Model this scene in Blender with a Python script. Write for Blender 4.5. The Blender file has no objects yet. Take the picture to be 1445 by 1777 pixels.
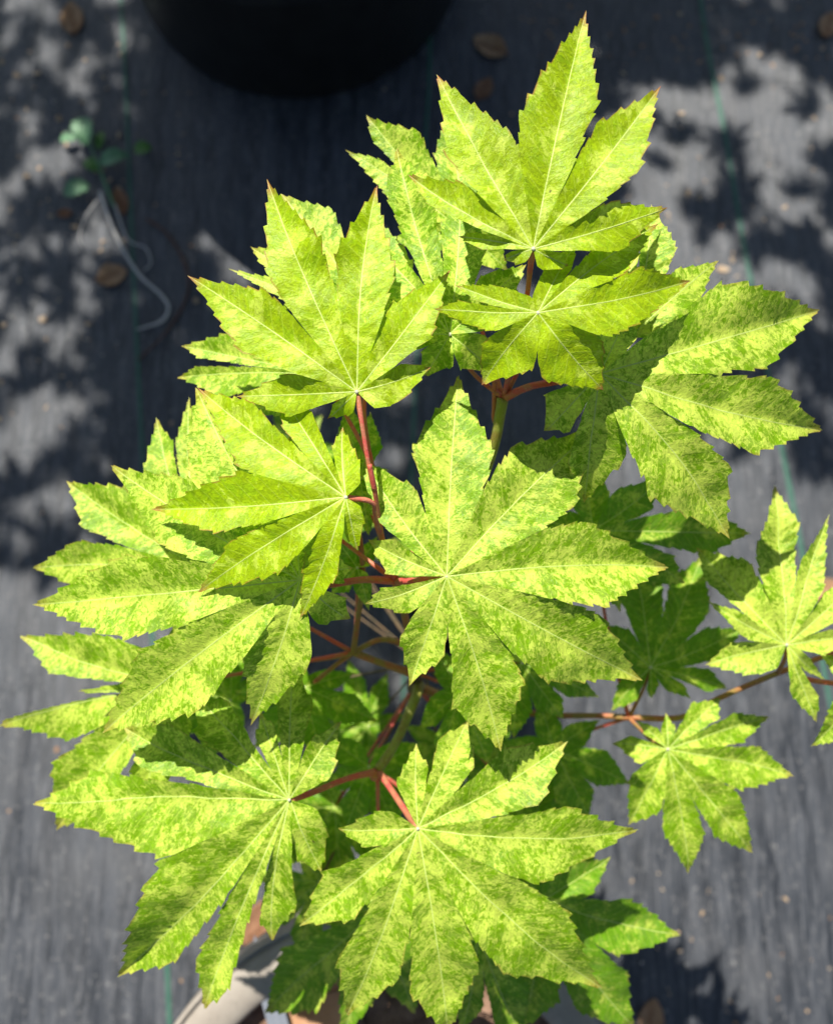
import bpy, math, random
from mathutils import Vector, Matrix, noise

# ------------------------------------------------------------------ camera, sky, sun, exposure
SC = bpy.context.scene
COL = SC.collection
W_PX, H_PX, F_PX = 1445.0, 1777.0, 1400.0          # photograph size and focal length in its pixels
CAM_H, PITCH = 1.1, math.radians(10)

cam_d = bpy.data.cameras.new('camera')
cam = bpy.data.objects.new('camera', cam_d); COL.objects.link(cam)
cam.location = (0, 0, CAM_H); cam.rotation_euler = (PITCH, 0, 0)
cam_d.sensor_fit = 'VERTICAL'; cam_d.sensor_height = 36; cam_d.lens = 36 * F_PX / H_PX
cam_d.clip_start = 0.01; cam_d.clip_end = 200
cam_d.dof.use_dof = True; cam_d.dof.focus_distance = 0.352; cam_d.dof.aperture_fstop = 6.2
SC.camera = cam

SUN_TO = Vector((-0.21, 0.58, 0.79)).normalized()   # direction towards the sun
wd = bpy.data.worlds.new('World'); SC.world = wd; wd.use_nodes = True
nt = wd.node_tree; nt.nodes.clear()
sky = nt.nodes.new('ShaderNodeTexSky'); sky.sky_type = 'NISHITA'; sky.sun_disc = False
sky.sun_elevation = math.asin(SUN_TO.z); sky.sun_rotation = math.atan2(SUN_TO.x, SUN_TO.y)
bg = nt.nodes.new('ShaderNodeBackground'); bg.inputs[1].default_value = 0.05
wo = nt.nodes.new('ShaderNodeOutputWorld')
nt.links.new(sky.outputs[0], bg.inputs[0]); nt.links.new(bg.outputs[0], wo.inputs[0])

sd = bpy.data.lights.new('sun', 'SUN'); sd.energy = 5.0; sd.angle = math.radians(0.53); sd.color = (1, 0.955, 0.88)
sun = bpy.data.objects.new('sun', sd); COL.objects.link(sun); sun.location = SUN_TO * 5
sun.rotation_euler = SUN_TO.to_track_quat('Z', 'Y').to_euler()

SC.view_settings.view_transform = 'Standard'; SC.view_settings.look = 'None'
SC.view_settings.exposure = 0.77; SC.view_settings.gamma = 1; SC.view_settings.use_curve_mapping = False
SC.cycles.max_bounces = 10; SC.cycles.diffuse_bounces = 5; SC.cycles.transmission_bounces = 6

# ------------------------------------------------------------------ helpers
CM = Matrix.Translation(cam.location) @ Matrix.Rotation(PITCH, 4, 'X')
CM3 = CM.to_3x3()
def xy(px, py): return (px - W_PX / 2) / F_PX, -(py - H_PX / 2) / F_PX
def at(px, py, d):
    x, y = xy(px, py); return CM @ Vector((x * d, y * d, -d))
def on_ground(px, py, z=0.0):
    x, y = xy(px, py); v = CM3 @ Vector((x, y, -1)); t = (z - CAM_H) / v.z
    return Vector(cam.location) + v * t
def to_px(p):
    q = CM.inverted() @ Vector(p); d = -q.z
    return (q.x / d * F_PX + W_PX / 2, -q.y / d * F_PX + H_PX / 2, d) if d > 0.01 else None

def sstep(a, b, x):
    t = min(1, max(0, (x - a) / (b - a))) if a != b else float(x > a)
    return t * t * (3 - 2 * t)

def link(name, data, parent=None, mat=None):
    o = bpy.data.objects.new(name, data); COL.objects.link(o)
    if parent: o.parent = parent
    if mat and data is not None and not data.materials: data.materials.append(mat)
    return o
def mesh(name, v, f, smooth=True):
    m = bpy.data.meshes.new(name); m.from_pydata([tuple(p) for p in v], [], f); m.update()
    if smooth: m.polygons.foreach_set('use_smooth', [True] * len(m.polygons))
    return m
def tag(o, label=None, cat=None, group=None, kind=None):
    if label: o['label'] = label
    if cat: o['category'] = cat
    if group: o['group'] = group
    if kind: o['kind'] = kind
    return o
def thing(name, loc, label, cat, group=None):
    o = bpy.data.objects.new(name, None); COL.objects.link(o); o.location = loc; o.empty_display_size = .02
    return tag(o, label, cat, group)

def catmull(pts, n):
    out = []
    P = [pts[0] * 2 - pts[1]] + list(pts) + [pts[-1] * 2 - pts[-2]]
    for i in range(1, len(P) - 2):
        for k in range(n):
            t = k / n
            out.append(0.5 * ((2 * P[i]) + (P[i + 1] - P[i - 1]) * t + (2 * P[i - 1] - 5 * P[i] + 4 * P[i + 1] - P[i + 2]) * t * t
                              + (3 * P[i] - P[i - 1] - 3 * P[i + 1] + P[i + 2]) * t ** 3))
    out.append(Vector(pts[-1])); return out
def tube(name, pts, radii, mat, parent=None, origin=None, n=8, sub=6, bump=0.06, seed=0):
    """tapered tube along a smooth path of world points; vertices kept relative to origin"""
    pts = [Vector(p) for p in pts]; c = catmull(pts, sub) if len(pts) > 2 else [pts[0].lerp(pts[1], k / sub) for k in range(sub + 1)]
    origin = Vector(origin) if origin is not None else Vector((0, 0, 0))
    v, f = [], []; N = len(c); up = None
    for i, p in enumerate(c):
        t = (c[min(i + 1, N - 1)] - c[max(i - 1, 0)]).normalized()
        if up is None: up = t.orthogonal().normalized()
        up = (up - t * up.dot(t)).normalized(); bi = t.cross(up)
        q = i / (N - 1) * (len(radii) - 1); a = int(min(q, len(radii) - 2)); r = radii[a] + (radii[a + 1] - radii[a]) * (q - a)
        for k in range(n):
            an = 2 * math.pi * k / n
            rr = r * (1 + bump * noise.noise(Vector((p.x * 180 + k, p.y * 180, p.z * 180 + seed))))
            v.append(p + (up * math.cos(an) + bi * math.sin(an)) * rr - origin)
    for i in range(N - 1):
        for k in range(n): f.append((i * n + k, i * n + (k + 1) % n, (i + 1) * n + (k + 1) % n, (i + 1) * n + k))
    f.append(tuple(range(n - 1, -1, -1))); f.append(tuple(range((N - 1) * n, N * n)))
    return link(name, mesh(name, v, f), parent, mat)
def lathe(name, prof, mat, parent=None, n=72, wob=0.0):
    v, f = [], []
    for r, z in prof:
        for k in range(n):
            a = 2 * math.pi * k / n; rr = r * (1 + wob * noise.noise(Vector((math.cos(a), math.sin(a), z * 3))))
            v.append((rr * math.cos(a), rr * math.sin(a), z))
    for i in range(len(prof) - 1):
        for k in range(n): f.append((i * n + k, i * n + (k + 1) % n, (i + 1) * n + (k + 1) % n, (i + 1) * n + k))
    return link(name, mesh(name, v, f), parent, mat)

# ------------------------------------------------------------------ materials
class NT:
    def __init__(s, name):
        s.m = bpy.data.materials.new(name); s.m.use_nodes = True; s.t = s.m.node_tree; s.t.nodes.clear()
        s.out = s.n('ShaderNodeOutputMaterial')
    def n(s, typ, **kw):
        o = s.t.nodes.new(typ)
        for k, v in kw.items(): setattr(o, k, v)
        return o
    def put(s, sock, val):
        if isinstance(val, bpy.types.NodeSocket): s.t.links.new(val, sock)
        elif val is not None: sock.default_value = val
    def math(s, op, a, b=None, c=None, clamp=False):
        o = s.n('ShaderNodeMath', operation=op, use_clamp=clamp); s.put(o.inputs[0], a); s.put(o.inputs[1], b)
        if c is not None: s.put(o.inputs[2], c)
        return o.outputs[0]
    def vmath(s, op, a, b):
        o = s.n('ShaderNodeVectorMath', operation=op); s.put(o.inputs[0], a); s.put(o.inputs[1], b); return o.outputs[0]
    def step(s, x, a, b, lo=0.0, hi=1.0):
        o = s.n('ShaderNodeMapRange', interpolation_type='SMOOTHSTEP'); s.put(o.inputs[0], x)
        for i, q in enumerate((a, b, lo, hi)): s.put(o.inputs[i + 1], q)
        return o.outputs[0]
    def noise(s, vec, scale, detail=3, rough=.55, dist=0.0):
        o = s.n('ShaderNodeTexNoise'); s.put(o.inputs['Vector'], vec); o.inputs['Scale'].default_value = scale
        o.inputs['Detail'].default_value = detail; o.inputs['Roughness'].default_value = rough; o.inputs['Distortion'].default_value = dist
        return o.outputs[0]
    def mix(s, fac, a, b):
        o = s.n('ShaderNodeMix', data_type='RGBA'); s.put(o.inputs[0], fac)
        s.put(o.inputs[6], a if not isinstance(a, tuple) else (*a, 1)); s.put(o.inputs[7], b if not isinstance(b, tuple) else (*b, 1))
        return o.outputs[2]
    def attr(s, name): return s.n('ShaderNodeAttribute', attribute_name=name).outputs['Vector']
    def sep(s, v):
        o = s.n('ShaderNodeSeparateXYZ'); s.put(o.inputs[0], v); return o.outputs
    def comb(s, x, y, z):
        o = s.n('ShaderNodeCombineXYZ')
        for i, q in enumerate((x, y, z)): s.put(o.inputs[i], q)
        return o.outputs[0]
    def bump(s, h, strength, dist):
        o = s.n('ShaderNodeBump'); s.put(o.inputs['Height'], h); o.inputs['Strength'].default_value = strength; o.inputs['Distance'].default_value = dist
        return o.outputs[0]
    def bsdf(s, col, rough=.5, spec=.5, normal=None, **kw):
        o = s.n('ShaderNodeBsdfPrincipled'); s.put(o.inputs['Base Color'], col if not isinstance(col, tuple) else (*col, 1))
        s.put(o.inputs['Roughness'], rough); s.put(o.inputs['Specular IOR Level'], spec); s.put(o.inputs['Normal'], normal)
        for k, v in kw.items(): s.put(o.inputs[k], v)
        return o.outputs[0]
    def done(s, sh): s.t.links.new(sh, s.out.inputs[0]); return s.m

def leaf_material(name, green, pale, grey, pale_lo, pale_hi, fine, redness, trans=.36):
    s = NT(name)
    vc, lp = s.attr('vein_coord'), s.attr('leaf_param')
    a, w, lob = s.sep(vc); u, sabs, free = s.sep(lp)
    rnd = s.n('ShaderNodeObjectInfo').outputs['Random']
    r7 = s.math('MULTIPLY', rnd, 9.0)
    V0 = s.comb(s.math('ADD', a, s.math('MULTIPLY', s.math('ABSOLUTE', w), .5)), s.math('MULTIPLY', w, .85), s.math('ADD', s.math('MULTIPLY', lob, .11), r7))
    wn = s.n('ShaderNodeTexNoise'); s.put(wn.inputs['Vector'], V0); wn.inputs['Scale'].default_value = 260; wn.inputs['Detail'].default_value = 2
    V = s.vmath('ADD', V0, s.vmath('MULTIPLY', s.vmath('SUBTRACT', wn.outputs['Color'], (.5, .5, .5)), (.004, .004, 0)))
    n1 = s.noise(V, 520, 6, .76, .2); n2 = s.noise(V, 110, 4, .62, .3); n3 = s.noise(V, 230, 4, .65, .2); n4 = s.noise(V, 900, 2, .6)
    aw = s.math('ABSOLUTE', w)
    # pale sectors, denser along the midribs
    rib = s.math('SUBTRACT', 1.0, s.step(aw, .0006, .0075))
    m = s.math('ADD', s.math('MULTIPLY', n1, fine), s.math('MULTIPLY', n2, 1 - fine))
    sec = s.noise(s.comb(a, s.math('ADD', s.math('MULTIPLY', s.math('SIGN', w), .031), s.math('MULTIPLY', lob, .11)), r7), 150, 2, .5)
    m = s.math('ADD', m, s.math('MULTIPLY', s.math('SUBTRACT', sec, .5), .13))
    m = s.math('ADD', m, s.math('MULTIPLY', rib, .035))
    m = s.math('ADD', m, s.math('MULTIPLY', s.math('SUBTRACT', rnd, .5), .045))
    mp = s.step(m, pale_lo, pale_hi)
    c = s.mix(s.step(n3, .47, .60), green, grey)
    c = s.mix(s.math('MULTIPLY', s.step(n4, .5, .7), .35), c, tuple(q * .72 for q in green))
    c = s.mix(mp, c, pale)
    # areoles between the finest veins, and soft large-scale drift
    vr = s.n('ShaderNodeTexVoronoi'); s.put(vr.inputs['Vector'], V); vr.inputs['Scale'].default_value = 1150
    cell = s.sep(vr.outputs['Color'])[0]
    drift = s.noise(V, 55, 3, .6)
    val = s.math('MULTIPLY', s.step(cell, 0.0, 1.0, .84, 1.12), s.step(drift, .3, .7, .86, 1.10))
    hs = s.n('ShaderNodeHueSaturation'); s.put(hs.inputs['Value'], val); s.put(hs.inputs['Color'], c); c = hs.outputs[0]
    # midrib and side veins
    fr = s.math('FRACT', s.math('MULTIPLY', a, 165.0)); tri = s.math('ABSOLUTE', s.math('SUBTRACT', fr, .5))
    lat = s.math('MULTIPLY', s.math('SUBTRACT', 1.0, s.step(tri, .015, .085)), s.step(sabs, .98, .55))
    mid = s.math('SUBTRACT', 1.0, s.step(aw, .00018, .00055))
    c = s.mix(s.math('MULTIPLY', lat, .42), c, pale)
    c = s.mix(s.math('MULTIPLY', mid, .4), c, (pale[0] * 1.05, pale[1] * 1.0, pale[2] * 2.2))
    # reddish tips and tooth points
    tip = s.math('MULTIPLY', s.step(u, .88, .995), redness)
    edge = s.math('MULTIPLY', s.math('MULTIPLY', s.step(sabs, .90, 1.0), s.math('MULTIPLY', free, s.step(u, .35, .6))), redness * .8)
    red = s.math('MINIMUM', s.math('ADD', tip, s.math('MULTIPLY', edge, s.step(n2, .40, .58))), .95)
    c = s.mix(red, c, (.38, .07, .045))
    # a few pin-prick brown spots
    vo = s.n('ShaderNodeTexVoronoi'); s.put(vo.inputs['Vector'], V); vo.inputs['Scale'].default_value = 85
    spot = s.math('MULTIPLY', s.math('SUBTRACT', 1.0, s.step(vo.outputs['Distance'], .03, .07)), s.math('GREATER_THAN', s.sep(vo.outputs['Color'])[0], .93))
    c = s.mix(s.math('MULTIPLY', spot, .85), c, (.07, .05, .012))
    h = s.math('ADD', s.math('ADD', s.math('MULTIPLY', s.noise(V, 420, 4, .7), .75), s.math('MULTIPLY', vr.outputs['Distance'], -.18)), s.math('MULTIPLY', lat, -.05))
    nb = s.bump(h, .62, .0010)
    rough = s.step(n1, .3, .7, .40, .58)
    p = s.bsdf(c, rough, .34, nb)
    tr = s.n('ShaderNodeBsdfTranslucent')
    tc = s.n('ShaderNodeMix', data_type='RGBA', blend_type='MULTIPLY'); tc.inputs[0].default_value = 1
    s.put(tc.inputs[6], c); tc.inputs[7].default_value = (1.15, 1.2, .35, 1)
    s.put(tr.inputs[0], tc.outputs[2]); s.put(tr.inputs['Normal'], nb)
    mx = s.n('ShaderNodeMixShader'); mx.inputs[0].default_value = trans
    s.t.links.new(p, mx.inputs[1]); s.t.links.new(tr.outputs[0], mx.inputs[2])
    return s.done(mx.outputs[0])

GREEN, PALE, GREY = (.225, .43, .003), (.60, .75, .095), (.30, .48, .035)
M = {}
M['young'] = leaf_material('young_leaf', (.385, .54, .002), (.56, .70, .07), (.33, .51, .003), .55, .61, .35, .85)
M['mottled'] = leaf_material('mottled_leaf', GREEN, PALE, GREY, .484, .538, .64, .45)
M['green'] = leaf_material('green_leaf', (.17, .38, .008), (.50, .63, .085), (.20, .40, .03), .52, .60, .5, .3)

def stem_material(name, c1, c2, rough=.5):
    s = NT(name); tc = s.n('ShaderNodeTexCoord').outputs['Object']
    n = s.noise(tc, 120, 3); f = s.noise(tc, 900, 3)
    c = s.mix(s.step(n, .38, .62), c1, c2); c = s.mix(s.math('MULTIPLY', s.step(f, .55, .75), .2), c, (.75, .62, .5))
    return s.done(s.bsdf(c, rough, .4, s.bump(f, .5, .0006), **{'Subsurface Weight': 0.0}))
M['red_stem'] = stem_material('red_stem', (.55, .085, .07), (.45, .16, .085))
M['brown_stem'] = stem_material('brown_stem', (.36, .12, .05), (.27, .17, .045))
M['olive_stem'] = stem_material('olive_stem', (.22, .17, .035), (.25, .27, .05))
M['bark'] = stem_material('bark', (.16, .10, .05), (.10, .075, .04), .8)
M['vein'] = stem_material('vein', (.52, .62, .16), (.48, .60, .13))
M['hub'] = stem_material('hub', (.55, .55, .38), (.50, .48, .30), .8)

def ground_material():
    s = NT('woven_fabric'); tc = s.n('ShaderNodeTexCoord').outputs['Object']
    x, y, z = s.sep(tc)
    V = s.comb(s.math('MULTIPLY', x, 1.0), s.math('MULTIPLY', y, .11), 0.0)
    n1 = s.noise(V, 55, 4, .6, .3); n2 = s.noise(tc, 9, 4, .6); n3 = s.noise(tc, 160, 3, .7); n0 = s.noise(V, 190, 2, .6)
    c = s.mix(s.step(n1, .30, .72), (.016, .019, .024), (.058, .064, .075))
    c = s.mix(s.math('MULTIPLY', s.step(n0, .48, .66), .55), c, (.12, .125, .135))
    c = s.mix(s.math('MULTIPLY', s.step(n2, .45, .75), .35), c, (.10, .10, .102))
    c = s.mix(s.math('MULTIPLY', s.step(n3, .60, .70), .7), c, (.24, .235, .225))
    wx = s.math('SINE', s.math('MULTIPLY', x, 2 * math.pi * 620)); wy = s.math('SINE', s.math('MULTIPLY', y, 2 * math.pi * 430))
    wv = s.math('MULTIPLY', wx, wy)
    h = s.math('ADD', s.math('MULTIPLY', wv, .18), s.math('ADD', s.math('MULTIPLY', n1, 1.6), s.math('MULTIPLY', n3, .5)))
    return s.done(s.bsdf(c, s.step(n1, .3, .7, .32, .48), .55, s.bump(h, .6, .0016)))
M['fabric'] = ground_material()

def simple(name, c1, c2, scale, rough=.6, spec=.4, bump=.3, bd=.001, detail=4):
    s = NT(name); tc = s.n('ShaderNodeTexCoord').outputs['Object']
    n = s.noise(tc, scale, detail, .6); f = s.noise(tc, scale * 6, 3)
    c = s.mix(s.step(n, .33, .67), c1, c2); c = s.mix(s.math('MULTIPLY', s.step(f, .5, .75), .3), c, tuple(q * .6 for q in c1))
    return s.done(s.bsdf(c, rough, spec, s.bump(s.math('ADD', n, f), bump, bd)))
M['stripe'] = simple('green_thread', (.035, .105, .075), (.055, .14, .10), 160)
M['black_plastic'] = simple('black_plastic', (.014, .015, .016), (.022, .023, .024), 25, .42, .4, .15)
M['beige_plastic'] = simple('beige_plastic', (.27, .235, .195), (.32, .285, .24), 30, .5, .4, .2)
M['soil'] = simple('soil', (.014, .012, .010), (.032, .026, .02), 90, .95, .2, 1, .004)
M['mulch'] = simple('bark_mulch', (.13, .075, .048), (.27, .17, .115), 60, .9, .2, .6)
M['dry_leaf'] = simple('dry_leaf', (.30, .165, .085), (.40, .25, .14), 60, .8, .25, .5)
M['dry_leaf_dark'] = simple('dark_dry_leaf', (.20, .095, .05), (.28, .15, .085), 60, .8, .25, .5)
M['flake'] = simple('dry_flake', (.36, .25, .15), (.48, .38, .27), 40, .8, .3, .3)
M['grey_flake'] = simple('grey_flake', (.22, .22, .21), (.36, .34, .31), 40, .8, .3, .3)
M['terracotta'] = simple('terracotta', (.36, .19, .10), (.43, .25, .145), 40, .7, .3, .3)
M['blue_plastic'] = simple('blue_grey_plastic', (.075, .09, .12), (.095, .11, .14), 40, .4, .4, .1)
M['weed_leaf'] = simple('weed_leaf', (.10, .23, .11), (.13, .28, .14), 90, .5, .4, .4)
M['weed_dark'] = simple('weed_dark_leaf', (.07, .19, .03), (.10, .24, .04), 90, .5, .4, .4)
M['root'] = simple('pale_root', (.5, .49, .47), (.6, .57, .53), 80, .6, .3, .2)
M['twig'] = simple('twig', (.15, .075, .05), (.10, .05, .035), 90, .8, .3, .3)

# ------------------------------------------------------------------ ground
def gz(x, y):
    b = 0.0032 * noise.noise(Vector((x * 26, y * 3.0, 1.3))) + 0.003 * noise.noise(Vector((x * 5, y * 3, 7.7)))
    return b * sstep(2.2, 1.2, max(abs(x), abs(y)))
def axis():
    fine = [i * .012 for i in range(-84, 85)]; out = [1.1, 1.25, 1.5, 2, 3, 5, 9, 16, 30, 60]
    return [-q for q in reversed(out)] + fine + out
ax = axis(); nx = len(ax)
gv = [(x, y, gz(x, y) - .004) for y in ax for x in ax]
gf = [(j * nx + i, j * nx + i + 1, (j + 1) * nx + i + 1, (j + 1) * nx + i) for j in range(nx - 1) for i in range(nx - 1)]
ground = tag(link('ground', mesh('ground', gv, gf), None, M['fabric']), kind='structure')

def stripe(pts, width):
    P = catmull([on_ground(*p) for p in pts], 30)
    v, f = [], []
    for i, p in enumerate(P):
        t = (P[min(i + 1, len(P) - 1)] - P[max(i - 1, 0)]).normalized(); s = Vector((t.y, -t.x, 0))
        ww = width * (1 + .18 * noise.noise(Vector((p.y * 60, p.x * 9, 0))))
        for k in (-1, -.5, .5, 1):
            q = p + s * ww * k * .5
            v.append((q.x, q.y, gz(q.x, q.y) - .004 + (.0012 if abs(k) < 1 else .0003)))
    for i in range(len(P) - 1):
        for k in range(3): f.append((i * 4 + k, i * 4 + k + 1, i * 4 + k + 5, i * 4 + k + 4))
    return link('green_stripe', mesh('green_stripe', v, f), ground, M['stripe'])
stripe([(196, -150), (212, 60), (232, 500), (262, 1100), (290, 1700), (294, 1850)], .0062)
stripe([(1205, -150), (1222, 40), (1262, 250), (1300, 470), (1345, 720), (1385, 920), (1425, 1130), (1500, 1500)], .0075)
stripe([(748, -150), (745, 120), (738, 240), (728, 480), (700, 1200), (690, 1850)], .0062)

# ------------------------------------------------------------------ maple leaf builder
LEAF_N = [0]
def shape(v_u, um):
    if v_u < um: return .80 + .20 * math.sin(.5 * math.pi * v_u / um)
    v = (v_u - um) / (1 - um)
    return max(0, (1 - v ** 1.55) ** 1.3) if v < 1 else 0

def leaf_mesh(name, tips2, wdef=.19, um=.43, fold=.36, dome=.12, sinus=.42, seed=0, NR=70, NC=6, wave=.0044, droop=None, pet=None):
    """tips2: list of dicts x,y,w,dd,bend in leaf-plane metres. Returns blade verts, faces, corner attributes, midribs."""
    rg = random.Random(seed)
    lobes = []
    for t in tips2:
        L = math.hypot(t['x'], t['y']); bend = t.get('bend', rg.uniform(-.08, .08))
        lobes.append(dict(cup=rg.uniform(-.30, .28), tw=rg.uniform(-.26, .26), L=L, ang=math.atan2(t['y'], t['x']) - math.atan(bend * .97), bend=bend, w=(t.get('w') or wdef * rg.uniform(.93, 1.07)) * 1.24, dd=t.get('dd', 0)))
    lobes.sort(key=lambda l: l['ang'])
    n = len(lobes); Lmax = max(l['L'] for l in lobes); dr = Lmax / NR
    for i, l in enumerate(lobes):
        l['side'] = {}
    for i, l in enumerate(lobes):
        m = lobes[(i + 1) % n]; D = (m['ang'] - l['ang']) % (2 * math.pi)
        Lm = min(l['L'], m['L'])
        opened = pet is not None and (pet - l['ang']) % (2 * math.pi) < D and D > math.radians(34)
        if n < 2 or D > math.radians(112) or opened:
            if opened:
                l['lim'] = math.tan(min(1.0, max(.12, ((pet - l['ang']) % (2 * math.pi)) * .72))); m['lim'] = math.tan(min(1.0, max(.12, ((m['ang'] - pet) % (2 * math.pi)) * .72)))
            l['side'][1] = (None, 1); m['side'][-1] = (None, -1); continue
        a = D / 2; rs = sinus * Lm * rg.uniform(.93, 1.1)
        if D > math.radians(70): rs *= .75
        while rs > dr * 2 and any(rs * math.tan(a) > k['w'] * k['L'] * shape(rs / k['L'], um) for k in (l, m)): rs *= .96
        rs = max(rs, dr * 1.5)
        l['side'][1] = (a, rs); m['side'][-1] = (a, rs)
    V, Fc, A1, A2, index, ribs = [], [], [], [], {}, []
    off = Vector((seed * 3.17 % 50, seed * 1.31 % 50, 0))
    def place(l, r, w):
        L = l['L']; e = max(0, r / L - .25) / .75
        b = l['bend'] * L * e * e
        c, s_ = math.cos(l['ang']), math.sin(l['ang'])
        x = c * r - s_ * (w + b); y = s_ * r + c * (w + b); aw = abs(w)
        R2 = (r * r + w * w) / (Lmax * Lmax)
        z = fold * aw * (1 - .35 * sstep(0, .35 * Lmax, aw)) - dome * Lmax * R2
        z += .00042 * math.sin(2 * math.pi * (r - .8 * aw) * 165) * sstep(0, .006, aw) * sstep(.0, .15, r / Lmax) * (.6 + 1.2 * noise.noise(Vector((x * 40, y * 40, 9)) + off))
        z += wave * noise.noise(Vector((x * 26, y * 26, 0)) + off) * sstep(.1, .6, r / Lmax) + wave * .35 * noise.noise(Vector((x * 75, y * 75, 3)) + off)
        fz = sstep(.42 * L, .8 * L, r); z += (l['cup'] * aw + l['tw'] * w) * fz
        free = max(0, min(1, (r / L - .4) / .6))
        zz = -(l['dd'] * (sstep(0, 1, r / L) * .4 + .6 * (r / L) ** 2 if True else 0)) * sstep(.2 * L, .5 * L, r)
        return (x, y, z, zz)
    def vert(p):
        k = (round(p[0] * 25000), round(p[1] * 25000), round(p[3] * 8000))
        if k not in index: index[k] = len(V); V.append(p)
        return index[k]
    for li, l in enumerate(lobes):
        L = l['L']; rows = [k * dr for k in range(int(L / dr - .35) + 1)] + [L]
        K = len(rows); marg = {}
        for sd in (-1, 1):
            a, rs = l['side'].get(sd, (None, 0)); W = []
            k = 0; nxt = rg.randint(0, 2); per = rg.choice((3, 4, 4, 5, 6)); j = nxt
            for r in rows:
                u = r / L; pw = l['w'] * L * shape(u, um)
                if a is None:
                    pw *= min(1, (u / .16)) ** .6 if u < .16 else 1
                    w = min(pw, r * l.get('lim', 1.1)); fr = 1 if u > .1 else 0
                elif r <= rs: w = r * math.tan(a); fr = 0
                else: w = min(pw, r * math.tan(a) * (1 - .13 * sstep(rs, rs + .20 * L, r))); fr = 1
                tw, fw = w, 0
                if fr and u > .22 and r < L:
                    f = j / (per - 1)
                    big = 1 if per > 4 else .65
                    ampm = big * rg.uniform(.75, 1.45) * (.007 * L + .055 * w) * sstep(.2, .42, u) * sstep(1.0, .9, u)
                    tw = w + ampm * (f ** 1.4 - .4); fw = dr * (.10 + .95 * (f ** 3)) * sstep(.2, .4, u) if f < 1 else dr * 1.15 * sstep(.2, .4, u)
                    j += 1
                    if j >= per: j = 0; per = rg.choice((3, 4, 4, 5, 6, 7))
                W.append((w, tw, fw, fr))
            marg[sd] = W
        grid = []
        for ri, r in enumerate(rows):
            row = []
            for c in range(-NC, NC + 1):
                sd = 1 if c >= 0 else -1; s = abs(c) / NC
                w, tw, fw, fr = marg[sd][ri]
                s_e = s ** .9
                lat = s_e * w + (tw - w) * s_e ** 4; rr = r + fw * s_e ** 4
                p = place(l, rr, sd * lat)
                row.append((vert(p), (rr - .8 * lat, sd * lat, float(li)), (r / L, s, float(fr))))
            grid.append(row)
        for ri in range(K - 1):
            for c in range(2 * NC):
                q = [grid[ri][c], grid[ri + 1][c], grid[ri + 1][c + 1], grid[ri][c + 1]]
                ids = []; qq = []
                for e in q:
                    if e[0] not in ids: ids.append(e[0]); qq.append(e)
                if len(ids) < 3: continue
                Fc.append(tuple(reversed(ids)))
                for e in reversed(qq): A1.extend(e[1]); A2.extend(e[2])
        ribs.append([place(l, r, 0) for r in rows[::2] + [L * .985]][:-1])
    return V, Fc, A1, A2, ribs, Lmax

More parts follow.
